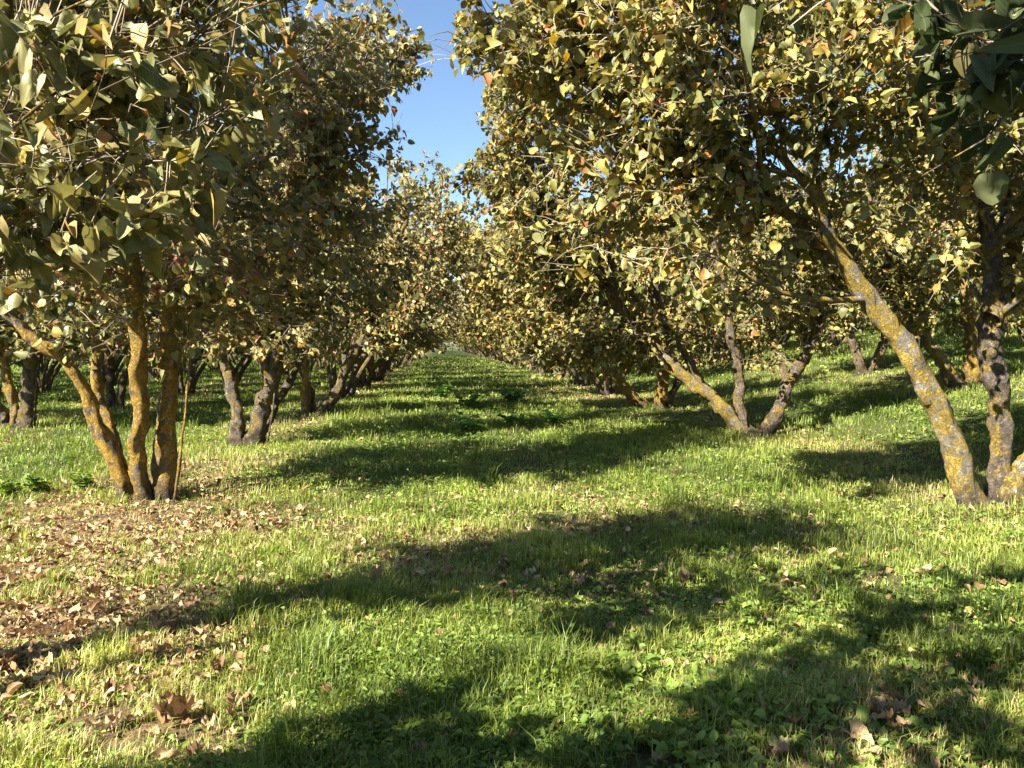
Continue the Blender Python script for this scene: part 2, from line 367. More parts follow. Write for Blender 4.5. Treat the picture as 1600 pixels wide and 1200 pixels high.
def leaves(pos, d, nrm, size, rnd, lod, rng, curl=1.0):
    V0, Fq, Ft = TPL[lod]; M = len(pos)
    d = unit(d); x = unit(np.cross(d, nrm)); z = np.cross(x, d)
    fold = (rng.random(M) ** 1.3 * .95 + .05) * curl; cy = rng.normal(.3, .55, M) * curl; tw = rng.normal(0, .35, M) * curl
    X = V0[None, :, 0] * np.ones((M, 1)); Y = V0[None, :, 1] * np.ones((M, 1))
    Z = fold[:, None] * np.abs(X) * 1.0 - cy[:, None] * Y ** 2 * .6 + tw[:, None] * X * (Y - .3)
    Z = Z + .06 * curl * np.sin(X * 9 + Y * 7 + rng.random((M, 1)) * 6)
    if lod == 3:      # dried and crumpled
        a_, b_ = rng.random((M, 1)) * 6, rng.random((M, 1)) * 6
        e_ = np.clip(np.hypot(X, Y - .48) / .5, 0, 1.2)
        Z = Z * .7 + .09 * np.sin(X * 13 + a_ + 2 * np.sin(Y * 6 + b_)) * e_ + .06 * np.sin(Y * 17 + X * 9 + b_) * e_ + .03 * np.sin(Y * 31 - X * 37 + a_) + .35 * rng.random((M, 1)) * e_ ** 3
    X = X * (1 - .25 * fold[:, None]) * (0.62 + .5 * rng.random((M, 1)))
    P = pos[:, None, :] + size[:, None, None] * (X[..., None] * x[:, None, :] + Y[..., None] * d[:, None, :] + Z[..., None] * z[:, None, :])
    off = (np.arange(M) * len(V0))[:, None, None]
    fs = [(Fq[None] + off).reshape(-1, 4)]
    if len(Ft): fs.append((Ft[None] + off).reshape(-1, 3))
    rn_ = np.repeat(rnd, len(V0))
    if lod in (0, 3): rn_ = {'rnd': rn_, 'lx': np.tile(V0[:, 0] + 2, M), 'ly': np.tile(V0[:, 1], M)}
    return P.reshape(-1, 3), fs, rn_

def grow(start, d, length, K, rng, jit, grav, up=0.0):
    """vectorised wandering shoots: start (N,3), d (N,3), length (N,)"""
    P = [start]; d = unit(d)
    step = (length / (K - 1))[:, None]
    for k in range(K - 1):
        P.append(P[-1] + d * step)
        d = unit(d + rng.normal(0, jit, d.shape) + np.array([0, 0, up - grav * (k + 1)]))
    return np.stack(P, 1)

def sample_on(P, R, n, t0, t1, rng):
    """pick n points on polylines P (N,K,3)"""
    N, K, _ = P.shape; L = np.linalg.norm(np.diff(P, axis=1), axis=2).sum(1)
    i = rng.choice(N, n, p=L / L.sum()); t = (t0 + (t1 - t0) * rng.random(n)) * (K - 1)
    k = np.minimum(t.astype(int), K - 2); f = (t - k)[:, None]
    pos = P[i, k] * (1 - f) + P[i, k + 1] * f; tan = unit(P[i, k + 1] - P[i, k])
    return pos, tan, R[i, k]

def side_dir(tan, pos, centre, rng, out=.7, ang=.9, up=.3):
    r = rng.normal(0, 1, tan.shape); r -= (r * tan).sum(1, keepdims=True) * tan; r = unit(r)
    o = pos - centre; o[:, 2] *= .5; o = unit(o)
    return unit(tan * .6 + r * ang + o * out + np.array([0, 0, up]))

def build_tree(name, base, stems, seed, mats, centre, radii, zmin, n_limb, n_branch, n_twig, n_leaf, lsize, lod,
               mask=None, split=True, leafmat=None, colour=0.0, trunk_res=72, extra=None, vase=0.0, ex_leaf=0, ex_r=.012):
    """stems: list of (points Nx3 world, radii list).  Everything in world coordinates, parts stored relative to base."""
    rng = np.random.default_rng(seed)
    base = np.asarray(base, float); centre = np.asarray(centre, float); radii = np.asarray(radii, float)
    root = bpy.data.objects.new(name, None); COL.objects.link(root); root.location = base
    root.empty_display_size = .3
    EPd = np.concatenate([spline(e, 9)[4:] for e in extra]) if extra is not None else None
    KS = trunk_res; SP = []; SR = []
    for pts, rad in stems:
        q = np.column_stack([np.asarray(pts, float), np.interp(np.linspace(0, 1, len(pts)), np.linspace(0, 1, len(rad)), rad)])
        s = spline(q, KS); SP.append(s[:, :3]); SR.append(np.clip(s[:, 3], .004, 1))
    SP = np.array(SP); SR = np.array(SR)
    # gentle natural wobble
    t = np.linspace(0, 1, KS)[None, :, None]; ph = rng.random((len(SP), 1, 3)) * 6
    wv = np.where(SR[:, :1, None] > .02, 1., .15)
    SP0 = SP.copy(); SP = SP + .012 * np.sin(t * 17 + ph) * np.clip(t * 6, 0, 1) + .007 * np.sin(t * 37 + 2 * ph) * np.clip(t * 6, 0, 1)
    SP = SP0 + (SP - SP0) * wv
    SRf = SR.copy(); SRf *= 1 + .8 * np.exp(-np.linspace(0, 1, KS) * 34)[None]
    big = SR[:, 0] > .02
    def inside(P, s=1.0):
        f = 1 - vase * np.clip((2.9 - P[..., 2]) / 1.7, 0, 1)
        q = (P - centre) / (radii * s); q[..., :2] /= f[..., None]
        r_ = (q ** 2).sum(-1) < 1
        if extra is not None:
            for e in EPd: r_ |= ((P - e) ** 2).sum(-1) < .09
        return r_
    groups = [[i] for i in range(len(SP))] if split else [list(range(len(SP)))]
    for gi, idx in enumerate(groups):
        V, Q = tubes(SP[idx], SRf[idx], 26 if split else 7, .12 if split else .1, seed + gi)
        nm = 'stem' if split else 'trunk'
        if split and SR[idx[0], 0] < .02: nm = 'sucker_shoot'
        me = make_mesh(nm, V - base, [Q], mats[gi % len(mats)], smooth=True)
        link(nm, me, root)
    # limbs
    main = big
    pos, tan, r = sample_on(SP[main], SR[main], n_limb if ex_leaf == 0 else 9, .42, .98, rng)
    k = pos[:, 2] > zmin - .1; pos, tan, r = pos[k], tan[k], r[k]
    d = side_dir(tan, pos, centre - [0, 0, 1.2], rng, .7, .7, .25)
    LP = grow(pos, d, rng.uniform(.8, 1.9, len(pos)), 7, rng, .13, -.01)
    LR = np.linspace(1, .3, 7)[None] * np.minimum(r * .6, .028)[:, None]
    k = inside(LP[:, -1], .98)
    if mask is not None: k &= mask(LP[:, -1], .1) & mask(LP[:, 3], .05)
    LP, LR = LP[k], LR[k]
    # branches from limbs and upper stems
    tops = SP[main][:, KS // 3:]; K7 = np.linspace(0, tops.shape[1] - 1, 7).astype(int)
    AP = np.concatenate([LP, tops[:, K7]]); AR = np.concatenate([LR, SR[main][:, KS // 3:][:, K7]])
    if extra is not None:
        EP = np.array([spline(e, 7) for e in extra]); AP = np.concatenate([AP, EP])
        AR = np.concatenate([AR, np.repeat(np.linspace(ex_r, ex_r * .35, 7)[None], len(EP), 0)]); LP = np.concatenate([LP, EP])
        LR = np.concatenate([LR, np.repeat(np.linspace(ex_r, ex_r * .35, 7)[None], len(EP), 0)])
    pos, tan, r = sample_on(AP, AR, n_branch, .05, 1., rng)
    k = (pos[:, 2] > zmin - .05); pos, tan, r = pos[k], tan[k], r[k]
    d = side_dir(tan, pos, centre - [0, 0, .8], rng, .6, .9, .12)
    BP = grow(pos, d, rng.uniform(.35, 1.05, len(pos)), 6, rng, .17, .03)
    BR = np.linspace(1, .35, 6)[None] * np.clip(r * .5, .003, .009)[:, None]
    k = inside(BP[:, -1], 1.05) & (BP[:, -1, 2] > zmin - .1)
    if mask is not None: k &= mask(BP[:, -1], .02) & mask(BP[:, 3], .02)
    BP, BR = BP[k], BR[k]
    pos, tan, r = sample_on(BP, BR, n_twig, .1, 1., rng)
    d = side_dir(tan, pos, centre, rng, .35, .9, .05)
    TP = grow(pos, d, rng.uniform(.12, .42, len(pos)), 4, rng, .2, .06)
    TR = np.linspace(1, .5, 4)[None] * np.full(len(pos), (.0027 if lod < 2 and n_leaf > 15000 else .0021) if lod < 2 else .004)[:, None] * rng.uniform(.8, 1.7, len(pos))[:, None]
    k = inside(TP[:, -1], 1.12) & (TP[:, -1, 2] > zmin)
    if mask is not None: k &= mask(TP[:, -1], .0)
    TP, TR = TP[k], TR[k]
    V1, Q1 = tubes(LP, LR, 7, .08, seed); V2, Q2 = tubes(BP, BR, 4); 
    Vs, Qs, o = [V1], [Q1], len(V1)
    Vs.append(V2); Qs.append(Q2 + o); o += len(V2)
    me = make_mesh('branches', np.concatenate(Vs) - base, [np.concatenate(Qs)], mats[-1], smooth=True)
    br = link('branches', me, root)
    if lod < 2:
        V3, Q3 = tubes(TP, TR, 3)
        link('twigs', make_mesh('twigs', V3 - base, [Q3], M_twig, smooth=True), br)
    # leaves along twigs and branches
    AP = np.concatenate([TP, BP[:, [0, 2, 4, 5]], BP[:, [2, 3, 4, 5]]])
    if ex_leaf:
        nx = ex_leaf // 4; i_ = rng.choice(len(EP), nx); k_ = rng.integers(2, 7, nx)
        XP = grow(EP[i_, k_] - rng.normal(0, .02, (nx, 3)), rng.normal(0, 1, (nx, 3)) - [0, 0, .3], rng.uniform(.06, .22, nx), 4, rng, .2, .05)
        XP = XP[mask(XP[:, -1], 0)] if mask is not None else XP
        V3, Q3 = tubes(XP, np.full(XP.shape[:2], .0018), 4); link('twigs', make_mesh('twigs', V3 - base, [Q3], M_twig, smooth=True), br)
        exP = XP
    pos, tan, _ = sample_on(AP, np.ones(AP.shape[:2]), n_leaf, .15, 1.0, rng)
    if ex_leaf:
        p2, t2, _ = sample_on(exP, np.ones(exP.shape[:2]), ex_leaf, .3, 1.0, rng); pos = np.concatenate([pos, p2]); tan = np.concatenate([tan, t2])
    out = pos - centre; out[:, 2] = 0; out = unit(out)
    d = unit(tan * .35 + rng.normal(0, .55, pos.shape) + out * .25 + np.array([0, 0, -.45]))
    nrm = unit(rng.normal(0, .8, pos.shape) + out * .45 + np.array([0, 0, .75]))
    size = lsize * np.clip(rng.normal(.98, .32, len(pos)), .4, 1.7)
    pos = pos + d * size[:, None] * .25
    k = inside(pos, 1.12) & (pos[:, 2] > zmin - .04)
    if mask is not None: k &= mask(pos + d * size[:, None] * .5, size * .6)
    pos, d, nrm, size = pos[k], d[k], nrm[k], size[k]
    # colour clumps: each spray turns at its own pace
    cl = (np.sin(pos[:, 0] * 2.9 + seed) + np.sin(pos[:, 1] * 3.3 + 2 * seed) + np.sin(pos[:, 2] * 3.7 + seed * 3)) / 3
    rnd = np.clip(rng.beta(1.15, 1.25, len(pos)) * .92 + .10 * cl + colour + .03 * (pos[:, 2] - 2.5), 0, 1)
    brown = rng.random(len(pos)) < .11; rnd[brown] = rng.uniform(.88, 1, brown.sum())
    V, fs, rn = leaves(pos, d, nrm, size, rnd, lod, rng, 1.45 if lod == 0 else 1.0)
    link('crown', make_mesh('crown', V - base, fs, leafmat or M_leaf, rn, smooth=True), root)
    return root

def copy_tree(o, loc, rot, scale):
    c = o.copy(); COL.objects.link(c); c.location = loc; c.rotation_euler = (0, 0, rot); c.scale = scale
    for ch in o.children:
        d = ch.copy(); COL.objects.link(d); d.parent = c
        for g in ch.children:
            e = g.copy(); COL.objects.link(e); e.parent = d
    return c

# ------------------------------------------------------------------ ground
def axis(lo, hi, fine, n1, n2):
    return None
xs = np.concatenate([-np.geomspace(900, 12, 40), np.linspace(-11.5, 14, 190), np.geomspace(14.5, 900, 40)])
ys = np.concatenate([-np.geomspace(300, 3, 16), np.linspace(-2.5, 30, 230), np.geomspace(30.6, 2500, 60)])
X, Y = np.meshgrid(xs, ys); Z = ground_z(X, Y)
V = np.stack([X, Y, Z], -1).reshape(-1, 3)
ii = np.arange(len(V)).reshape(X.shape)
Q = np.stack([ii[:-1, :-1], ii[:-1, 1:], ii[1:, 1:], ii[1:, :-1]], -1).reshape(-1, 4)
gm = make_mesh('ground', V, [Q], M_ground, {'litter': np.maximum(litter(V[:, 0], V[:, 1]), .6 * bare(V[:, 0], V[:, 1]))}, smooth=True)
tag(link('ground', gm), kind='structure')

# ------------------------------------------------------------------ grass (uncountable: single sheets of real blades)
def scatter(n, r0, r1, a0, a1, rng):
    r = np.exp(rng.uniform(math.log(r0), math.log(r1), n)); a = rng.uniform(a0, a1, n)
    return r * np.sin(a), r * np.cos(a), r

def hgt(x, y):
    h = .22 + .7 * vnoise(x, y, .9, 21) + 1.5 * vnoise(x, y, .22, 22) ** 3
    h = h * (1 - .45 * litter(x, y))
    h += .7 * g1(x, -1.5, .8) * g1(y, 15, 4) + .5 * g1(x, 4.2, .8) * g1(y, 5.0, 1.3) + .5 * g1(x, 3.6, .9) * g1(y, 10, 1.5)
    h += .45 * g1(x, .8, 1.4) * g1(y, 2.7, .6)
    return h

def blades(name, n, r0, r1, hbase, wbase, rng, a0, a1, tuft=5):
    m = n // tuft
    x, y, r = scatter(m, r0, r1, a0, a1, rng)
    keep = rng.random(m) < (1 - .15 * litter(x, y)) * (1 - .93 * bare(x, y)) * (.35 + .9 * vnoise(x, y, .3, 31))
    x, y, r = x[keep], y[keep], r[keep]
    x = np.repeat(x, tuft); y = np.repeat(y, tuft); r = np.repeat(r, tuft)
    s = .012 + .003 * r
    x = x + rng.normal(0, 1, len(x)) * s; y = y + rng.normal(0, 1, len(x)) * s
    N = len(x); z = ground_z(x, y) - .004
    h = hbase * hgt(x, y) * rng.uniform(.4, 1.35, N) * (1 + .012 * r)
    ww = wbase * (1 + .22 * r) * rng.uniform(.7, 1.3, N)
    th = rng.uniform(0, 2 * np.pi, N); lean = rng.uniform(.15, .95, N)
    D = np.stack([np.cos(th), np.sin(th), np.zeros(N)], 1)
    th2 = th + rng.uniform(.8, 2.3, N); S = np.stack([np.cos(th2), np.sin(th2), np.zeros(N)], 1) * ww[:, None] * .5
    B = np.stack([x, y, z], 1); up = np.array([0, 0, 1.])
    M1 = B + D * (h * lean * .3)[:, None] + up * (h * .6)[:, None]
    T = B + D * (h * lean * 1.0)[:, None] + up * (h * (1.0 - .35 * lean))[:, None]
    V = np.stack([B - S, B + S, M1 - S * .8, M1 + S * .8, T], 1).reshape(-1, 3)
    o = (np.arange(N) * 5)[:, None]
    rn = np.clip(.42 + .5 * (vnoise(x, y, 1.3, 41) - .5) + rng.normal(0, .2, N) + .5 * litter(x, y) - .15 * (hgt(x, y) - .9), 0, 1)
    return make_mesh(name, V, [o + np.array([[0, 1, 3, 2]]), o + np.array([[2, 3, 4]])], M_grass, np.repeat(rn, 5))

rg = np.random.default_rng(11)
tag(link('grass', blades('grass', 900000, 1.5, 75, .085, .0019, rg, -.86, 1.02)), 'bright green grass covering the orchard floor', 'grass', kind='stuff')

tag(link('tall_grass', blades('tall_grass', 60000, 1.6, 40, .115, .0021, rg, -.8, .95, tuft=28)), 'taller tufts of coarse grass standing above the turf', 'tall grass', kind='stuff')

# low broad-leaved ground cover between the blades
def cover(n, rng):
    x, y, r = scatter(n // 5, 1.5, 60, -.86, 1.02, rng)
    dens = np.clip(vnoise(x, y, .8, 51) * 1.5 - .35 + .9 * g1(x, .9, 1.5) * g1(y, 2.3, .7) + .5 * g1(x, 0, 3) * g1(y, 13, 6), 0.05, 1) * (1 - .7 * litter(x, y)) * (1 - .9 * bare(x, y))
    k = rng.random(len(x)) < dens; x, y, r = x[k], y[k], r[k]
    x = np.repeat(x, 5); y = np.repeat(y, 5); r = np.repeat(r, 5)
    s = .02 + .004 * r; x = x + rng.normal(0, 1, len(x)) * s; y = y + rng.normal(0, 1, len(x)) * s
    N = len(x); z = ground_z(x, y) + rng.uniform(.005, .055, N) * hgt(x, y)
    th = rng.uniform(0, 6.28, N)
    d = np.stack([np.cos(th), np.sin(th), rng.uniform(-.1, .7, N)], 1); nr = rng.normal(0, .35, (N, 3)) + [0, 0, 1]
    size = .0135 * (1 + .13 * r) * (1 + 1.1 * g1(x, 1.0, .9) * g1(y, 2.4, .5)) * rng.uniform(.5, 1.5, N)
    rn = np.clip(.5 + .6 * (vnoise(x, y, .5, 61) - .5) + rng.normal(0, .17, N), 0, 1)
    return leaves(np.stack([x, y, z], 1), d, nr, size, rn, 2, rng, .9)
V, fs, rn = cover(300000, rg)
tag(link('ground_cover', make_mesh('ground_cover', V, fs, M_clover, rn)), 'low broad-leaved weeds carpeting the grass', 'ground cover', kind='stuff')

# leaf litter too fine and dense to count
def litter_mesh(n, rng):
    x, y, r = scatter(n, 2.9, 60, -.86, 1.02, rng)
    k = rng.random(n) < np.clip(litter(x, y) ** 1.5 * (.10 + .34 * vnoise(x, y, .13, 77)) + .02, 0, 1); x, y, r = x[k], y[k], r[k]
    N = len(x); z = ground_z(x, y) + rng.uniform(.006, .035, N)
    th = rng.uniform(0, 6.28, N)
    d = np.stack([np.cos(th), np.sin(th), rng.uniform(-.1, .5, N)], 1); nr = rng.normal(0, .3, (N, 3)) + [0, 0, 1]
    size = .018 * (1 + .05 * r) * np.clip(rng.lognormal(0, .5, N), .35, 2.4)
    return leaves(np.stack([x, y, z], 1), d, nr, size, rng.beta(1.6, 1.4, N), 1, rng, 1.3)
V, fs, rn = litter_mesh(330000, rg)
tag(link('leaf_litter', make_mesh('leaf_litter', V, fs, M_litter, rn, smooth=True)), 'carpet of dry brown hazel leaves around the trees', 'leaf litter', kind='stuff')

# ------------------------------------------------------------------ camera-clear zones and sun paths cut out of the nearest crowns
SKY = np.array([(575, -40), (700, -40), (706, 50), (700, 75), (697, 118), (752, 128), (742, 190), (760, 212), (722, 262), (688, 290),
                (662, 305), (655, 240), (648, 190), (632, 160), (676, 122), (684, 70), (655, 40), (640, 10)], float)
def in_poly(px, py, poly):
    c = np.zeros(len(px), bool); j = len(poly) - 1
    for i in range(len(poly)):
        xi, yi = poly[i]; xj, yj = poly[j]
        k = ((yi > py) != (yj > py)) & (px < (xj - xi) * (py - yi) / (yj - yi + 1e-9) + xi); c ^= k; j = i
    return c
WIN = [([(1540, 800), (1486, 690), (1450, 610), (1410, 540), (1368, 478), (1322, 412), (1280, 340), (1248, 280)], 34, 5.5),
       ([(1322, 410), (1275, 385), (1240, 345)], 20, 5.4), ([(1558, 800), (1566, 640), (1546, 520), (1549, 400), (1540, 330)], 24, 5.5),
       ([(1168, 686), (1095, 605), (1040, 560), (985, 500), (955, 470)], 15, 10.1), ([(1193, 686), (1245, 577), (1268, 535)], 14, 10.1),
       ([(1163, 684), (1152, 570)], 12, 10.1), ([(500, 650), (541, 578), (560, 545)], 10, 13.4), ([(477, 650), (474, 555)], 8, 13.4),
       ([(395, 700), (426, 600), (430, 560)], 16, 9.7), ([(370, 700), (360, 590)], 13, 9.7)]
def in_window(px, py, d, s):
    k = np.zeros(len(px), bool)
    for pts, wd, dep in WIN:
        for (x0, y0), (x1, y1) in zip(pts[:-1], pts[1:]):
            t_ = np.clip(((px - x0) * (x1 - x0) + (py - y0) * (y1 - y0)) / ((x1 - x0) ** 2 + (y1 - y0) ** 2), 0, 1)
            k |= (np.hypot(px - x0 - t_ * (x1 - x0), py - y0 - t_ * (y1 - y0)) < wd * .75 + s * .5) & (d < dep) & (d > 0)
    return k
thin_rng = np.random.default_rng(3)
SUNLIT = [at(*p) for p in ((1512, 762, 5.55), (1486, 690, 5.5), (1468, 650, 5.5), (1450, 610, 5.45), (1430, 575, 5.4), (1410, 540, 5.4), (1388, 508, 5.35), (1368, 478, 5.3), (1345, 440, 5.25), (1300, 375, 5.2),
          (190, 740, 6.2), (165, 680, 6.2), (140, 625, 6.2), (215, 720, 6.2), (218, 650, 6.1), (217, 590, 6.1), (262, 720, 6.25), (263, 650, 6.25), (262, 580, 6.2),
          (1120, 628, 10.19), (1085, 598, 10.19))]
def in_sunbeam(P):  # leaves that would shadow the listed stem points, thinned so sun reaches them
    k = np.zeros(len(P), bool); sv_ = np.array(sv)
    for q in SUNLIT:
        d_ = P - q; t_ = d_ @ sv_; k |= (t_ > .12) & (np.linalg.norm(d_ - t_[:, None] * sv_, axis=1) < .13)
    return k
def near_mask(xmax=None, xmin=None, low=None, dmin=1.6):
    """clears the sky slot over the alley, head room, views of stems and sun paths to them"""
    def f(P, size):
        px, py, d = project(P); s = np.asarray(size) * F / np.maximum(d, .3) * .5
        k = ~in_poly(px, py, SKY)
        for q in ((s, 0), (-s, 0), (0, s)):
            k &= ~in_poly(px + q[0], py + q[1], SKY)
        k &= ~(in_window(px, py, d, s) & (thin_rng.random(len(px)) < .93))
        k &= ~(in_sunbeam(P) & (thin_rng.random(len(px)) < .72))
        k &= (np.linalg.norm(P - [0, 0, EYE], axis=1) > dmin)
        if xmax is not None: k &= (px < np.interp(py, *xmax)) | (d < 0)
        if xmin is not None: k &= (px > np.interp(py, *xmin)) | (d < 0)
        if low is not None: k &= (py < np.interp(px, *low) - 150 * np.clip(vnoise(px, d * 60, 55, 9) - .25, 0, 1)) | (d < 0)
        return k
    return f

# ------------------------------------------------------------------ the nearest trees, stem by stem
def S(Y, pts, rad, dy=0.0):
    """stem from sighted points; leans dy metres away over its length"""
    n_ = len(pts); return np.array([at(a, b, Y + dy * i / (n_ - 1)) for i, (a, b) in enumerate(pts)]), rad

T_near = []
def near(*a, label, **k):
    r = build_tree('hazel_tree', *a, **k); tag(r, label, 'tree', 'hazel trees in the orchard'); T_near.append(r); return r

MO, MY, MD = M_bark_orange, M_bark_yellow, M_bark_dark
# first tree of the left row
b = at(232, 788, 6.26)
near((b[0], 6.26, 0), [
    S(6.26, [(207, 795), (190, 748), (165, 690), (132, 615), (100, 565), (50, 525), (0, 480), (-60, 400)], [.062, .055, .05, .044, .034, .02], -.2),
    S(6.3, [(203, 790), (192, 735), (172, 665), (152, 600), (146, 520), (125, 400), (90, 260)], [.038, .036, .034, .028, .015], .4),
    S(6.26, [(228, 795), (214, 728), (219, 650), (217, 580), (214, 500), (205, 390), (180, 240), (150, 90), (130, -60)], [.064, .060, .055, .045, .03, .014], -.5),
    S(6.3, [(256, 790), (262, 720), (264, 650), (262, 580), (262, 515), (285, 420), (340, 300), (410, 180), (460, 50)], [.070, .062, .056, .045, .03, .014], -.1),
    S(6.5, [(245, 780), (250, 700), (262, 600), (300, 500), (390, 390), (470, 280), (540, 150)], [.05, .045, .04, .03, .014], .9),
    S(6.2, [(272, 790), (283, 700), (290, 640), (297, 560)], [.014, .011, .008], 0),
    ], 101, [MO, MO, MO, MO, MO, MO], (-2.2, 6.3, 3.0), (2.25, 1.95, 2.4), 1.05, 30, 420, 6500, 19000, .060, 1, vase=.45,
    mask=near_mask(low=([0, 150, 300, 480, 600], [640, 650, 610, 570, 530])), leafmat=M_leaf, colour=.13,
    label='hazel tree with orange lichened stems, nearest in the row left of the alley')
# second tree of the left row
near((-2.43, 9.78, 0), [
    S(9.78, [(372, 698), (370, 640), (357, 580), (335, 530), (310, 480), (290, 400), (260, 300)], [.085, .08, .07, .05, .02], .3),
    S(9.78, [(394, 698), (411, 640), (426, 590), (430, 530), (442, 450), (455, 330), (475, 200)], [.105, .092, .08, .06, .02], 0),
    S(9.78, [(424, 600), (405, 530), (385, 480), (368, 400), (350, 280)], [.06, .05, .04, .015], -.3),
    S(9.9, [(400, 690), (440, 620), (480, 540), (530, 440), (575, 320)], [.06, .05, .04, .03, .015], .8),
    S(9.7, [(417, 695), (426, 645), (430, 600)], [.013, .01, .008], 0),
    ], 102, [MD, MD, MD, MD, MD, MD], (-2.2, 9.8, 2.95), (2.6, 1.8, 2.3), .95, 26, 400, 4300, 14000, .066, 1, vase=.25,
    mask=near_mask(), colour=.1, extra=[[at(475, 200, 9.8), at(560, 110, 9.7), at(620, 60, 9.7), at(655, 45, 9.7)], [at(500, 150, 9.8), at(560, 30, 9.7), at(590, -30, 9.7)], [at(530, 200, 9.8), at(600, 110, 9.7), at(655, 110, 9.7)]] * 3, label='hazel tree with two dark stems, second in the row left of the alley')
# third
near((-2.23, 13.62, 0), [
    S(13.62, [(478, 652), (477, 600), (474, 550), (470, 480), (465, 370)], [.065, .062, .055, .02], 0),
    S(13.62, [(500, 650), (522, 618), (541, 578), (562, 538), (590, 470), (622, 380), (640, 320)], [.095, .085, .075, .05, .02], .1),
    S(13.7, [(490, 650), (485, 610), (450, 540), (420, 440)], [.05, .045, .035, .02], .3),
    S(13.6, [(484, 650), (484, 600), (486, 560)], [.015, .012, .01], 0),
    ], 103, [MO, MD, MD, MD], (-1.9, 13.6, 3.0), (2.8, 1.8, 2.4), 1.1, 24, 320, 3000, 14000, .073, 1,
    mask=near_mask(), colour=.12, label='hazel tree with one straight orange stem, third in the row left of the alley')
# tree left of the frame reaching in
near((-2.9, 2.35, 0), [
    S(2.5, [(-560, 1350), (-330, 1000), (-150, 720), (-60, 540), (-22, 420), (-12, 290), (-10, 140), (10, -60), (20, -200)], [.05, .045, .036, .03, .026, .02, .012], .2),
    (np.array([(-2.95, 2.3, 0), (-2.9, 2.2, .8), (-2.8, 2.2, 1.6), (-2.6, 2.3, 2.6), (-2.5, 2.4, 4)]), [.07, .06, .05, .03, .015]),
    (np.array([(-3.05, 2.35, 0), (-3.1, 2.2, .8), (-3.2, 2.0, 1.6), (-3.5, 1.8, 2.6), (-3.6, 1.7, 4)]), [.07, .06, .05, .03, .015]),
    ], 104, [MD, MO, MD, MD], (-2.6, 2.95, 3.0), (2.2, 1.4, 2.1), 1.35, 24, 280, 3000, 8300, .051, 0, vase=.35,
    mask=near_mask(xmax=([-400, 0, 200, 420, 600], [560, 520, 440, 300, 30]), low=([-600, 0, 160, 420, 560], [600, 530, 480, 390, 240]), dmin=2.0),
    extra=[[at(10, 330, 2.6), at(90, 220, 2.7), at(200, 150, 2.8), at(330, 110, 2.9), at(420, 80, 3.0)],
           [at(4, 250, 2.6), at(60, 120, 2.8), at(140, 50, 3.0), at(300, 0, 3.1)],
           [at(0, 380, 2.5), at(60, 360, 2.5), at(160, 290, 2.6), at(300, 300, 2.8), at(400, 330, 2.9)],
           [at(-100, 420, 2.4), at(20, 330, 2.15), at(100, 270, 2.05), at(190, 240, 2.0), at(260, 250, 2.0)],
           [at(-100, 300, 2.4), at(20, 200, 2.15), at(120, 120, 2.05), at(240, 80, 2.05), at(360, 60, 2.1)],
           [at(-100, 250, 2.4), at(0, 100, 2.15), at(90, 20, 2.05), at(220, -30, 2.05), at(400, -60, 2.1)],
           [at(-100, 480, 2.4), at(0, 420, 2.2), at(60, 370, 2.1), at(130, 350, 2.1), at(210, 360, 2.1)]],
    ex_leaf=330, ex_r=.005, colour=.02, label='hazel tree whose dark stem and large leaves enter at the left edge')
# first tree of the right row
b = at(1530, 792, 5.55)
near((b[0], 5.55, 0), [
    S(5.55, [(1528, 812), (1512, 762), (1486, 690), (1450, 610), (1410, 540), (1368, 478), (1322, 412), (1290, 362), (1278, 320), (1250, 275), (1170, 190), (1040, 90), (930, 0)],
      [.112, .092, .084, .08, .071, .06, .05, .041, .035, .028, .018, .01], -.5),
    S(5.55, [(1322, 410), (1275, 385), (1232, 335), (1150, 290), (1040, 240), (930, 170)], [.06, .05, .04, .03, .015], -.4),
    S(5.6, [(1558, 800), (1560, 720), (1566, 640), (1556, 580), (1546, 520), (1549, 400), (1536, 300), (1530, 150), (1505, -20), (1490, -150)],
      [.078, .068, .07, .084, .07, .056, .044, .034, .018], .2),
    S(5.5, [(1572, 800), (1590, 748), (1640, 690), (1720, 600), (1800, 450), (1850, 250)], [.088, .082, .07, .05, .03], .2),
    S(5.6, [(1545, 500), (1590, 420), (1640, 300), (1700, 150)], [.045, .04, .03, .015], .6),
    ], 105, [MY, MY, MD, MY, MY], (3.5, 5.6, 3.3), (3.3, 2.1, 2.7), 1.5, 40, 520, 9500, 37000, .056, 1,  # third stem: dark bark instead of mustard lichen, standing for its shade
    mask=near_mask(low=([700, 900, 1100, 1300, 1600], [450, 500, 540, 540, 520])), leafmat=M_leaf_y, colour=-.08,
    extra=[[at(1265, 300, 5.3), at(1290, 200, 5.2), at(1310, 90, 5.2), at(1330, -20, 5.2), at(1345, -110, 5.2)],
           [at(1545, 420, 5.6), at(1480, 300, 5.3), at(1420, 180, 5.2), at(1390, 60, 5.2), at(1370, -60, 5.2)],
           [at(1540, 350, 5.6), at(1460, 200, 5.8), at(1340, 110, 6.0), at(1260, 60, 6.0)],
           [at(1535, 250, 5.6), at(1470, 100, 5.6), at(1400, 20, 5.6), at(1280, -20, 5.6)],
           [at(1180, 200, 5.2), at(1120, 60, 5.3), at(1060, -40, 5.4)],
           [at(1040, 90, 5.1), at(940, 50, 5.1), at(850, 40, 5.1), at(770, 60, 5.1), at(722, 92, 5.1)],
           [at(1000, 60, 5.1), at(880, 0, 5.2), at(780, -25, 5.2), at(725, 10, 5.2)],
           [at(1040, 160, 5.1), at(920, 130, 5.1), at(820, 170, 5.1), at(778, 200, 5.1)],
           [at(1600, 350, 5.7), at(1580, 200, 5.7), at(1610, 60, 5.8), at(1640, -80, 5.8)]] * 2,
    label='hazel tree with a thick leaning lichened stem, nearest in the right row')
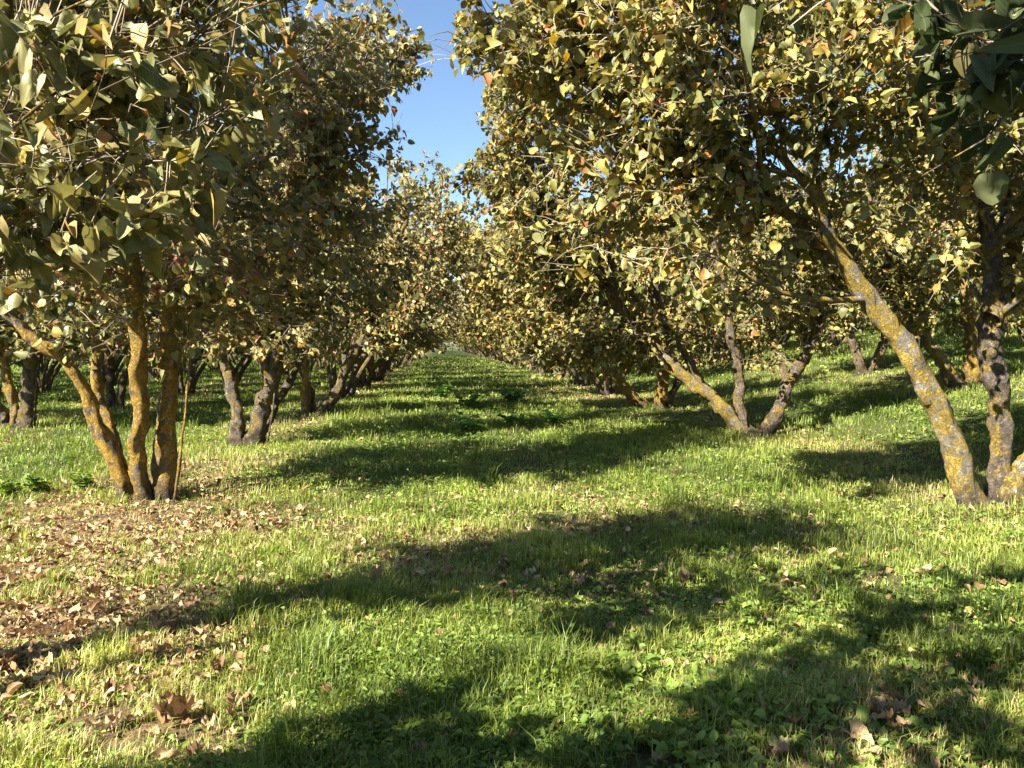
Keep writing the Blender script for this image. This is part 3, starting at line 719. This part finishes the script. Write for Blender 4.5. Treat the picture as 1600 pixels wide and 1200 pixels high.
# second right
near((4.21, 10.19, 0), [
    S(10.19, [(1168, 686), (1130, 640), (1095, 605), (1060, 580), (1030, 550), (1000, 518), (955, 465), (895, 400), (820, 310), (790, 250)],
      [.10, .09, .084, .078, .066, .05, .035, .018], 0),
    S(10.2, [(1110, 618), (1080, 570), (1045, 515), (1020, 440), (1000, 340)], [.05, .045, .04, .015], .3),
    S(10.2, [(1163, 684), (1155, 620), (1152, 570), (1138, 500), (1120, 400), (1100, 250)], [.07, .065, .06, .045, .02], 0),
    S(10.2, [(1193, 686), (1220, 632), (1245, 577), (1272, 530), (1305, 465), (1345, 370), (1370, 260)], [.09, .082, .074, .05, .02], 0),
    S(10.2, [(1232, 606), (1216, 545), (1190, 480), (1180, 380)], [.05, .045, .04, .015], .3),
    ], 106, [MY, MD, MD, MD, MD], (3.2, 10.2, 3.0), (3.5, 1.9, 2.35), 0.85, 36, 560, 7000, 28000, .063, 1,
    extra=[[at(960, 400, 10.1), at(880, 310, 10.1), at(815, 255, 10.0), at(775, 215, 10.0)], [at(950, 300, 10.1), at(870, 220, 10.1), at(800, 175, 10.0), at(765, 155, 10.0)],
           [at(990, 250, 10.1), at(900, 150, 10.1), at(830, 110, 10.1)], [at(1020, 500, 10.0), at(960, 510, 9.8), at(915, 535, 9.7), at(900, 560, 9.6)]] * 3,
    mask=near_mask(), leafmat=M_leaf_y, colour=-.05, label='hazel tree forking into three dark spreading stems, second in the row right of the alley')
# third right
near((4.15, 14.36, 0), [
    S(14.36, [(1012, 645), (976, 606), (955, 580), (930, 540), (885, 470), (830, 380)], [.10, .09, .07, .05, .02], 0),
    S(14.36, [(1030, 645), (1035, 600), (1040, 570), (1030, 500), (1010, 380)], [.11, .10, .08, .06, .02], 0),
    S(14.4, [(1040, 645), (1056, 602), (1076, 560), (1105, 480), (1120, 380)], [.08, .07, .06, .05, .02], .3),
    S(14.4, [(962, 590), (958, 560), (966, 530), (980, 470)], [.05, .045, .04, .02], .3),
    ], 107, [MO, MO, MD, MY], (3.3, 14.4, 3.0), (3.4, 1.9, 2.4), .8, 28, 420, 4200, 17000, .072, 1,
    mask=near_mask(), leafmat=M_leaf_y, colour=.0, label='low-forking hazel tree with orange patched stems, third in the row right of the alley')
# tree right of the frame, one bough overhead
near((4.3, 1.2, 0), [
    (np.array([(4.3, 1.2, 0), (4.0, 1.3, .8), (3.5, 1.4, 1.6), (2.8, 1.5, 2.4), (2.1, 1.5, 2.9), (1.5, 1.5, 3.1)]), [.08, .07, .06, .045, .03, .012]),
    (np.array([(4.45, 1.2, 0), (4.5, 1.1, .8), (4.5, 1.0, 1.8), (4.3, .9, 3.0), (4.1, .8, 4.3)]), [.08, .07, .06, .04, .015]),
    (np.array([(4.4, 1.1, 0), (4.2, .6, .8), (4.0, 0, 1.8), (3.7, -.5, 3.0), (3.4, -.8, 4.1)]), [.07, .06, .05, .04, .015]),
    ], 108, [MD, MO, MD], (3.5, 1.2, 3.0), (2.3, 1.9, 2.0), 1.55, 24, 280, 2200, 4600, .066, 0,
    mask=near_mask(low=([700, 960, 1000, 1200, 1380, 1480, 1700], [-60, -40, 45, 60, 60, 290, 330]), dmin=1.6),
    extra=[[np.array((2.3, 2.1, 2.7)), at(1590, 20, 2.0), at(1590, 130, 1.95), at(1560, 200, 1.9), at(1500, 240, 1.9), at(1440, 275, 1.85)],
           [np.array((2.3, 2.1, 2.9)), at(1500, -70, 2.0), at(1380, -50, 2.0), at(1240, -25, 2.0), at(1110, -5, 2.0), at(1050, 0, 2.0)],
           [np.array((2.5, 2.1, 2.5)), at(1650, 60, 2.0), at(1600, 90, 1.8), at(1545, 75, 1.7)]],
    ex_leaf=70, ex_r=.005, leafmat=M_leaf_shaded, colour=-.1, label='hazel tree whose shaded dark leaves hang in at the top right corner')
near((-2.7, -.9, 0), [
    (np.array([(-2.7 + a * .1, -.9 + b_ * .1, 0), (-2.7 + a * .3, -.9 + b_ * .3, .8), (-2.7 + a * .8, -.9 + b_ * .8, 1.9), (-2.7 + a * 1.2, -.9 + b_ * 1.2, 3.1), (-2.7 + a * 1.4, -.9 + b_ * 1.3, 4.3)]), [.08, .07, .055, .035, .015])
    for a, b_ in ((1, .2), (-.6, .9), (-.5, -1), (.5, 1), (.6, -.7))],
    114, [MO, MD, MO, MD, MD], (-2.4, -1.05, 3.45), (2.3, 1.5, 2.15), 1.5, 26, 300, 2400, 17000, .085, 2,
    mask=near_mask(xmax=([-9999, 9999], [-80, -80]), dmin=1.1), label='hazel tree beside the viewer, outside the frame, shading the grass at the bottom right')
# second row to the right, on the rising ground
zr = float(ground_z(8.44, 11.8))
near((8.44, 11.8, zr), [
    S(11.8, [(1500, 612), (1478, 575), (1458, 545), (1440, 515), (1400, 440), (1370, 340)], [.12, .10, .085, .06, .02], 0),
    S(11.8, [(1522, 612), (1520, 560), (1518, 520), (1512, 460), (1500, 340), (1490, 240)], [.12, .11, .09, .06, .02], 0),
    S(11.8, [(1515, 608), (1540, 570), (1570, 500), (1620, 400)], [.06, .05, .04, .02], .5),
    ], 109, [MY, MO, MD], (8.3, 11.8, 3.5), (2.4, 1.9, 2.3), 1.4, 26, 320, 2800, 13000, .076, 1,
    mask=near_mask(), leafmat=M_leaf_y, label='hazel tree seen between the two stems of the nearest right tree, lichened low fork')
zr = float(ground_z(9.0, 15.6))
near((9.0, 15.6, zr), [
    S(15.6, [(1348, 586), (1336, 545), (1322, 500), (1300, 420), (1280, 320)], [.10, .09, .07, .05, .02], 0),
    S(15.6, [(1362, 586), (1376, 545), (1388, 510), (1410, 430), (1430, 330)], [.09, .08, .06, .05, .02], 0),
    ], 110, [MD, MD], (9.0, 15.6, 3.5), (2.3, 1.9, 2.3), 1.4, 26, 300, 2500, 12000, .078, 1,
    mask=near_mask(), leafmat=M_leaf_y, label='dark two-stemmed hazel tree seen left of the thick leaning stem')
# second row to the left
near((-6.24, 11.95, 0), [
    S(11.95, [(12, 672), (-8, 615), (-35, 560), (-60, 480)], [.08, .07, .06, .02], 0),
    S(11.95, [(26, 672), (18, 625), (10, 585), (-2, 520), (-10, 400)], [.07, .06, .05, .02], 0),
    S(11.95, [(40, 672), (45, 610), (47, 560), (52, 480), (60, 330)], [.11, .10, .085, .06, .02], 0),
    S(11.9, [(52, 672), (55, 620), (57, 580)], [.013, .01, .008], 0),
    ], 111, [MD, MO, MD, MD], (-6.2, 11.95, 2.9), (2.2, 1.8, 2.2), 1.15, 22, 300, 2000, 9500, .09, 1,
    mask=near_mask(), label='dark hazel tree at the left edge, in the second row to the left')
near((-6.26, 15.32, 0), [
    S(15.3, [(174, 642), (172, 590), (166, 540), (150, 450)], [.08, .075, .06, .02], 0),
    S(15.3, [(182, 642), (196, 590), (214, 545), (235, 450)], [.08, .07, .06, .02], 0),
    ], 112, [MD, MD], (-6.2, 15.3, 2.9), (2.2, 1.8, 2.2), 1.15, 22, 300, 2000, 9000, .09, 1,
    mask=near_mask(), label='dark hazel tree seen behind the orange stems, in the second row to the left')

# ------------------------------------------------------------------ generic trees of the far rows
def generic(seed, lod, lean, leafmat, nleaf, lsize, mats, ns=5, rx=2.5, colour=0):
    rng = np.random.default_rng(seed); stems = []
    a0 = rng.uniform(0, 6.28)
    for i in range(ns):
        a = a0 + i * 6.28 / ns + rng.normal(0, .3); r = rng.uniform(.06, .16); o = rng.uniform(.4, 1.6)
        dx, dy = math.cos(a), math.sin(a) * .8
        bend = rng.normal(0, .25)
        pts = [(dx * r, dy * r, -.03), (dx * (r + .22 * o), dy * (r + .22 * o), .5), (dx * (r + .55 * o) + lean * .25, dy * (r + .5 * o) + bend * .3, 1.15),
               (dx * (r + 1.0 * o) + lean * .6, dy * (r + .85 * o) + bend * .6, 2.1), (dx * (r + 1.35 * o) + lean * .9, dy * (r + 1.1 * o) + bend, 3.2),
               (dx * (r + 1.5 * o) + lean, dy * (r + 1.2 * o) + bend, 4.2)]
        q = rng.uniform(.035, .082)
        stems.append((np.array(pts), [q, q * .9, q * .75, q * .5, q * .25, .01]))
    t = build_tree('hazel_tree', (0, 0, 0), stems, seed, mats, (lean * .55, 0, 3.0), (rx, 1.65, 2.35), .8,
                   30 if lod < 2 else 20, 330 if lod < 2 else 170, 2300 if lod < 2 else 500, nleaf, lsize, lod, split=False, leafmat=leafmat,
                   trunk_res=14, colour=colour)
    return t
midL = [generic(200 + i, 1, .6, M_leaf, 8200, .085, [MD], ns=6 + i % 2, rx=3.0, colour=.05) for i in range(3)]
midR = [generic(220 + i, 1, -.95, M_leaf_y, 9000, .085, [MD, MY][i % 2:][:1], ns=6 + i % 2, rx=3.15, colour=.04) for i in range(3)]
farL = [generic(240 + i, 2, .8, M_leaf, 5400, .115, [MD], ns=5, rx=3.3, colour=.08) for i in range(3)]
farR = [generic(260 + i, 2, -.9, M_leaf_y, 5800, .115, [MD], ns=5, rx=3.4, colour=.04) for i in range(3)]
used = set()
rt = np.random.default_rng(77)
ORD = ['zeroth', 'first', 'second', 'third', 'fourth', 'fifth', 'sixth', 'seventh', 'eighth', 'ninth', 'tenth', 'eleventh', 'twelfth']
def place(x, y, pool, label, big=1.0):
    o = pool[rt.integers(len(pool))]
    rot = rt.normal(0, .22)
    s = rt.uniform(.92, 1.08) * big; loc = (x, y, float(ground_z(x, y)))
    scl = (s, s * rt.uniform(.95, 1.05), s * rt.uniform(.95, 1.07))
    if o.name not in used:
        used.add(o.name); o.location = loc; o.rotation_euler = (0, 0, rot); o.scale = scl; c = o
    else: c = copy_tree(o, loc, rot, scl)
    tag(c, label, 'tree', 'hazel trees in the orchard'); return c

def row(x, start, step, n, side, first, rowname, near_d=34, jitter=.12):
    y = start
    for i in range(n):
        k = first + i; mid = y < near_d; big = 1.13 if (abs(x) < 5 and y < 31) else 1.0
        pool = (midL if mid else farL) if side < 0 else (midR if mid else farR)
        if k < len(ORD): lb = f'hazel tree, {ORD[k]} from the viewer in the {rowname}'
        elif y < 90: lb = f'distant hazel tree past the twelfth in the {rowname}'
        else: lb = f'tiny far hazel tree near the far end of the {rowname}'
        place(x + rt.normal(0, jitter), y + rt.normal(0, jitter), pool, lb, big)
        y += step
row(-2.3, 17.9, 4.2, 30, -1, 4, 'row left of the grass alley')
row(4.2, 18.7, 4.3, 29, 1, 4, 'row right of the grass alley')
row(-6.25, 19.4, 4.1, 14, -1, 3, 'second row to the left')
row(-10.3, 12.5, 4.1, 12, -1, 1, 'third row to the left')
row(-14.4, 17.5, 4.1, 10, -1, 1, 'fourth row to the left')
row(-18.5, 20.5, 4.1, 9, -1, 1, 'fifth row to the left')
row(8.5, 20.2, 4.3, 12, 1, 3, 'second row to the right')
row(12.7, 15.2, 4.3, 11, 1, 1, 'third row to the right')
row(16.9, 17.4, 4.3, 11, 1, 1, 'fourth row to the right')
row(21.1, 20.8, 4.3, 9, 1, 1, 'fifth row to the right')
row(25.3, 24.4, 4.3, 8, 1, 1, 'sixth row to the right')
# trees beside and behind the viewer whose shadows lie across the grass
for x, y, side in ( (-2.3, -5.2, -1), (4.3, -3.2, 1), (8.6, 7.4, 1), (12.8, 10.8, 1), (12.6, 6.6, 1)):
    place(x, y, midL if side < 0 else midR, 'hazel tree standing outside the frame, casting shadow on the grass')

for i in range(7):
    place(-9 + 3.1 * i, 150 + rt.normal(0, 1), farL, 'hazel tree closing the far end of the grass alley behind the rail fence')
# ------------------------------------------------------------------ fence at the far end of the alley
fr = bpy.data.objects.new('rail_fence', None); COL.objects.link(fr); fr.location = (0, 142, 0)
tag(fr, 'pale rail fence crossing the far end of the grass alley', 'fence')
def boxv(x0, x1, y0, y1, z0, z1):
    V = np.array([(x, y, z) for x in (x0, x1) for y in (y0, y1) for z in (z0, z1)], float)
    return V, np.array([(0, 1, 3, 2), (4, 6, 7, 5), (0, 4, 5, 1), (2, 3, 7, 6), (0, 2, 6, 4), (1, 5, 7, 3)])
for k in range(9):
    V, Q = boxv(-8 + k * 2 - .06, -8 + k * 2 + .06, -.06, .06, -.1, 1.25); link('post', make_mesh('post', V, [Q], M_fence), fr)
for z in (.45, .85, 1.15):
    V, Q = boxv(-8.4, 8.4, -.10, -.062, z - .06, z + .06); link('rail', make_mesh('rail', V, [Q], M_fence), fr)

# ------------------------------------------------------------------ fallen leaves one by one in the foreground
def flat_at(px, py):
    r = ray(px, py); t = -EYE / r[2]; x, y = r[0] * t, r[1] * t
    return x, y
rf = np.random.default_rng(5)
protos = []
for i in range(10):
    V, fs, rn = leaves(np.zeros((1, 3)), np.array([[0, 1., .12]]), np.array([[.1, 0, 1.]]), np.array([1.]), np.array([[.2, .45, .6, .75, .35, .85, .55, .68, .97, .08][i]]), 3, rf, [1.5, 1.2, 1.7, .9, 1.4, 1.0, 1.6, 1.3, .9, 1.5][i])
    V[:, 1] -= .5
    V[:, 2] -= V[:, 2].min()
    protos.append(make_mesh('fallen_leaf', V, fs, M_litter, rn, smooth=True))
def fallen(x, y, size, i, label, lift=.012):
    o = link('fallen_leaf', protos[i], None, (x, y, float(ground_z(x, y)) + lift))
    o.rotation_euler = (rf.normal(0, .14), rf.normal(0, .14), rf.uniform(0, 6.28)); o.scale = (size, size, size)
    tag(o, label, 'leaf', 'fallen leaves in the foreground'); return o
heroes = [((275, 1140), .13, 0, 'large curled brown leaf on bare soil near the lower left corner'),
          ((375, 1112), .10, 4, 'crumpled brown leaf right of the large curled one at lower left'),
          ((340, 1060), .08, 9, 'dark upright fallen leaf in the grass above the bare soil'),
          ((590, 912), .09, 2, 'pinkish fallen leaf alone in the shaded grass left of centre'),
          ((805, 938), .09, 3, 'single upright tan leaf on the sunlit edge at mid foreground'),
          ((1440, 905), .10, 5, 'broad tan leaf in the sunny grass at right'),
          ((1490, 1003), .09, 3, 'orange brown leaf glowing at the edge of the shade at right'),
          ((1400, 1118), .09, 6, 'curled pinkish leaf among weeds at lower right'),
          ((1345, 1165), .085, 7, 'large flat tan leaf at the bottom right among weeds'),
          ((220, 1025), .08, 1, 'brown curled leaf in the litter patch at left'),
          ((15, 1055), .09, 0, 'curled brown leaf at the left edge'),
          ((1185, 1125), .08, 2, 'pale brown leaf half hidden in weeds below right of centre'),
          ((455, 1075), .06, 5, 'small orange leaf in bright weeds left of centre')]
for (px, py), s, i, lb in heroes:
    x, y = flat_at(px, py); fallen(x, y, s, i, lb, .016)
cnt = 0
while cnt < 285:
    px = rf.uniform(-60, 1660); py = 840 + 380 * rf.random() ** .9; x, y = flat_at(px, py)
    if rf.random() < float(litter(x, y)) * .55 + .12:
        i = int(rf.integers(10)); s = float(np.clip(rf.lognormal(math.log(.042), .32), .025, .075))
        side = 'left' if px < 800 else 'right'
        kind_ = ['deep brown', 'tan', 'light tan', 'pale tan', 'brown', 'straw coloured', 'tan', 'light tan', 'yellowish', 'dark brown'][i]
        fallen(x, y, s, i, f'{kind_} dry leaf lying in the grass of the {side} foreground', .02); cnt += 1

# ------------------------------------------------------------------ individual weeds
def weed(px, py, h, n, lsize, label, mat, spread=.3, gx=None, thin=False):
    x, y = flat_at(px, py); z = float(ground_z(x, y))
    root = link('weed_plant', None, None, (x, y, z)); tag(root, label, 'weed')
    K = max(3, n // 5); a = rf.uniform(0, 6.28, K)
    d = np.stack([np.cos(a) * spread, np.sin(a) * spread, np.ones(K)], 1)
    P = grow(np.zeros((K, 3)) + rf.normal(0, .012, (K, 3)) * [1, 1, 0], d, rf.uniform(.55, 1, K) * h, 5, rf, .12, .03)
    V, Q = tubes(P, np.linspace(1, .5, 5)[None] * np.full((K, 1), .0025), 4)
    link('stalk', make_mesh('stalk', V, [Q], M_clover, np.full(len(V), .35), smooth=True), root)
    pos, tan, _ = sample_on(P, np.ones(P.shape[:2]), n, .2, 1, rf)
    th = rf.uniform(0, 6.28, n); dd = np.stack([np.cos(th), np.sin(th), rf.uniform(-.1, .6, n)], 1)
    V, fs, rn = leaves(pos, dd, rf.normal(0, .3, (n, 3)) + [0, 0, 1], lsize * rf.uniform(.6, 1.3, n), rf.uniform(.2, .95, n), 0, rf, .7)
    link('foliage', make_mesh('foliage', V, fs, mat, rn, smooth=True), root)
for a in [((1165, 990), .17, 34, .03, 'tall slender weed spike standing in the sun right of centre', M_clover, .12),
          ((985, 1075), .15, 26, .045, 'bright leafy weed just right of centre in the foreground', M_clover, .4),
          ((1290, 1110), .12, 40, .034, 'round-leaved weed clump in the dappled shade at lower right', M_clover, .7),
          ((1400, 1080), .12, 36, .034, 'round-leaved weed clump nearest the right-hand fallen leaves', M_clover, .7),
          ((1140, 1120), .10, 36, .034, 'low leafy weed in shade below the slender spike', M_clover, .7),
          ((560, 1050), .10, 50, .03, 'mound of bright chickweed left of centre in the foreground', M_clover, .8),
          ((700, 1020), .09, 45, .03, 'mound of bright chickweed in the centre foreground', M_clover, .8),
          ((690, 622), .34, 80, .11, 'dark mallow clump in the alley, farthest left of its kind', M_mallow, .8),
          ((735, 640), .30, 60, .10, 'small dark mallow in the middle of the alley', M_mallow, .8),
          ((800, 630), .32, 70, .11, 'dark mallow clump beside the far right of the alley centre', M_mallow, .8),
          ((730, 678), .28, 90, .08, 'spiky-topped mallow clump in the sunny band of the alley', M_mallow, .8),
          ((800, 668), .22, 60, .075, 'low mallow between two clumps in the alley', M_mallow, .9),
          ((870, 668), .24, 70, .08, 'mallow clump at the right end of the dark weed band', M_mallow, .8),
          ((60, 770), .22, 120, .05, 'feathery green weed clump left of the orange stems', M_clover, .6),
          ((130, 765), .20, 110, .05, 'feathery green weed clump just left of the tree foot', M_clover, .6),
          ((15, 775), .22, 100, .05, 'feathery green weed clump at the left edge', M_clover, .6)]:
    (px, py), h, n_, ls, lb, m_, sp = a; ls *= 1.15 if m_ is M_mallow else 1; h *= 1.4 if m_ is M_mallow else 1; weed(px, py, h, n_, ls, lb, m_, sp)
print('objects', len(bpy.data.objects), 'tris', sum(len(m.loops) - 2 * len(m.polygons) for m in bpy.data.meshes))
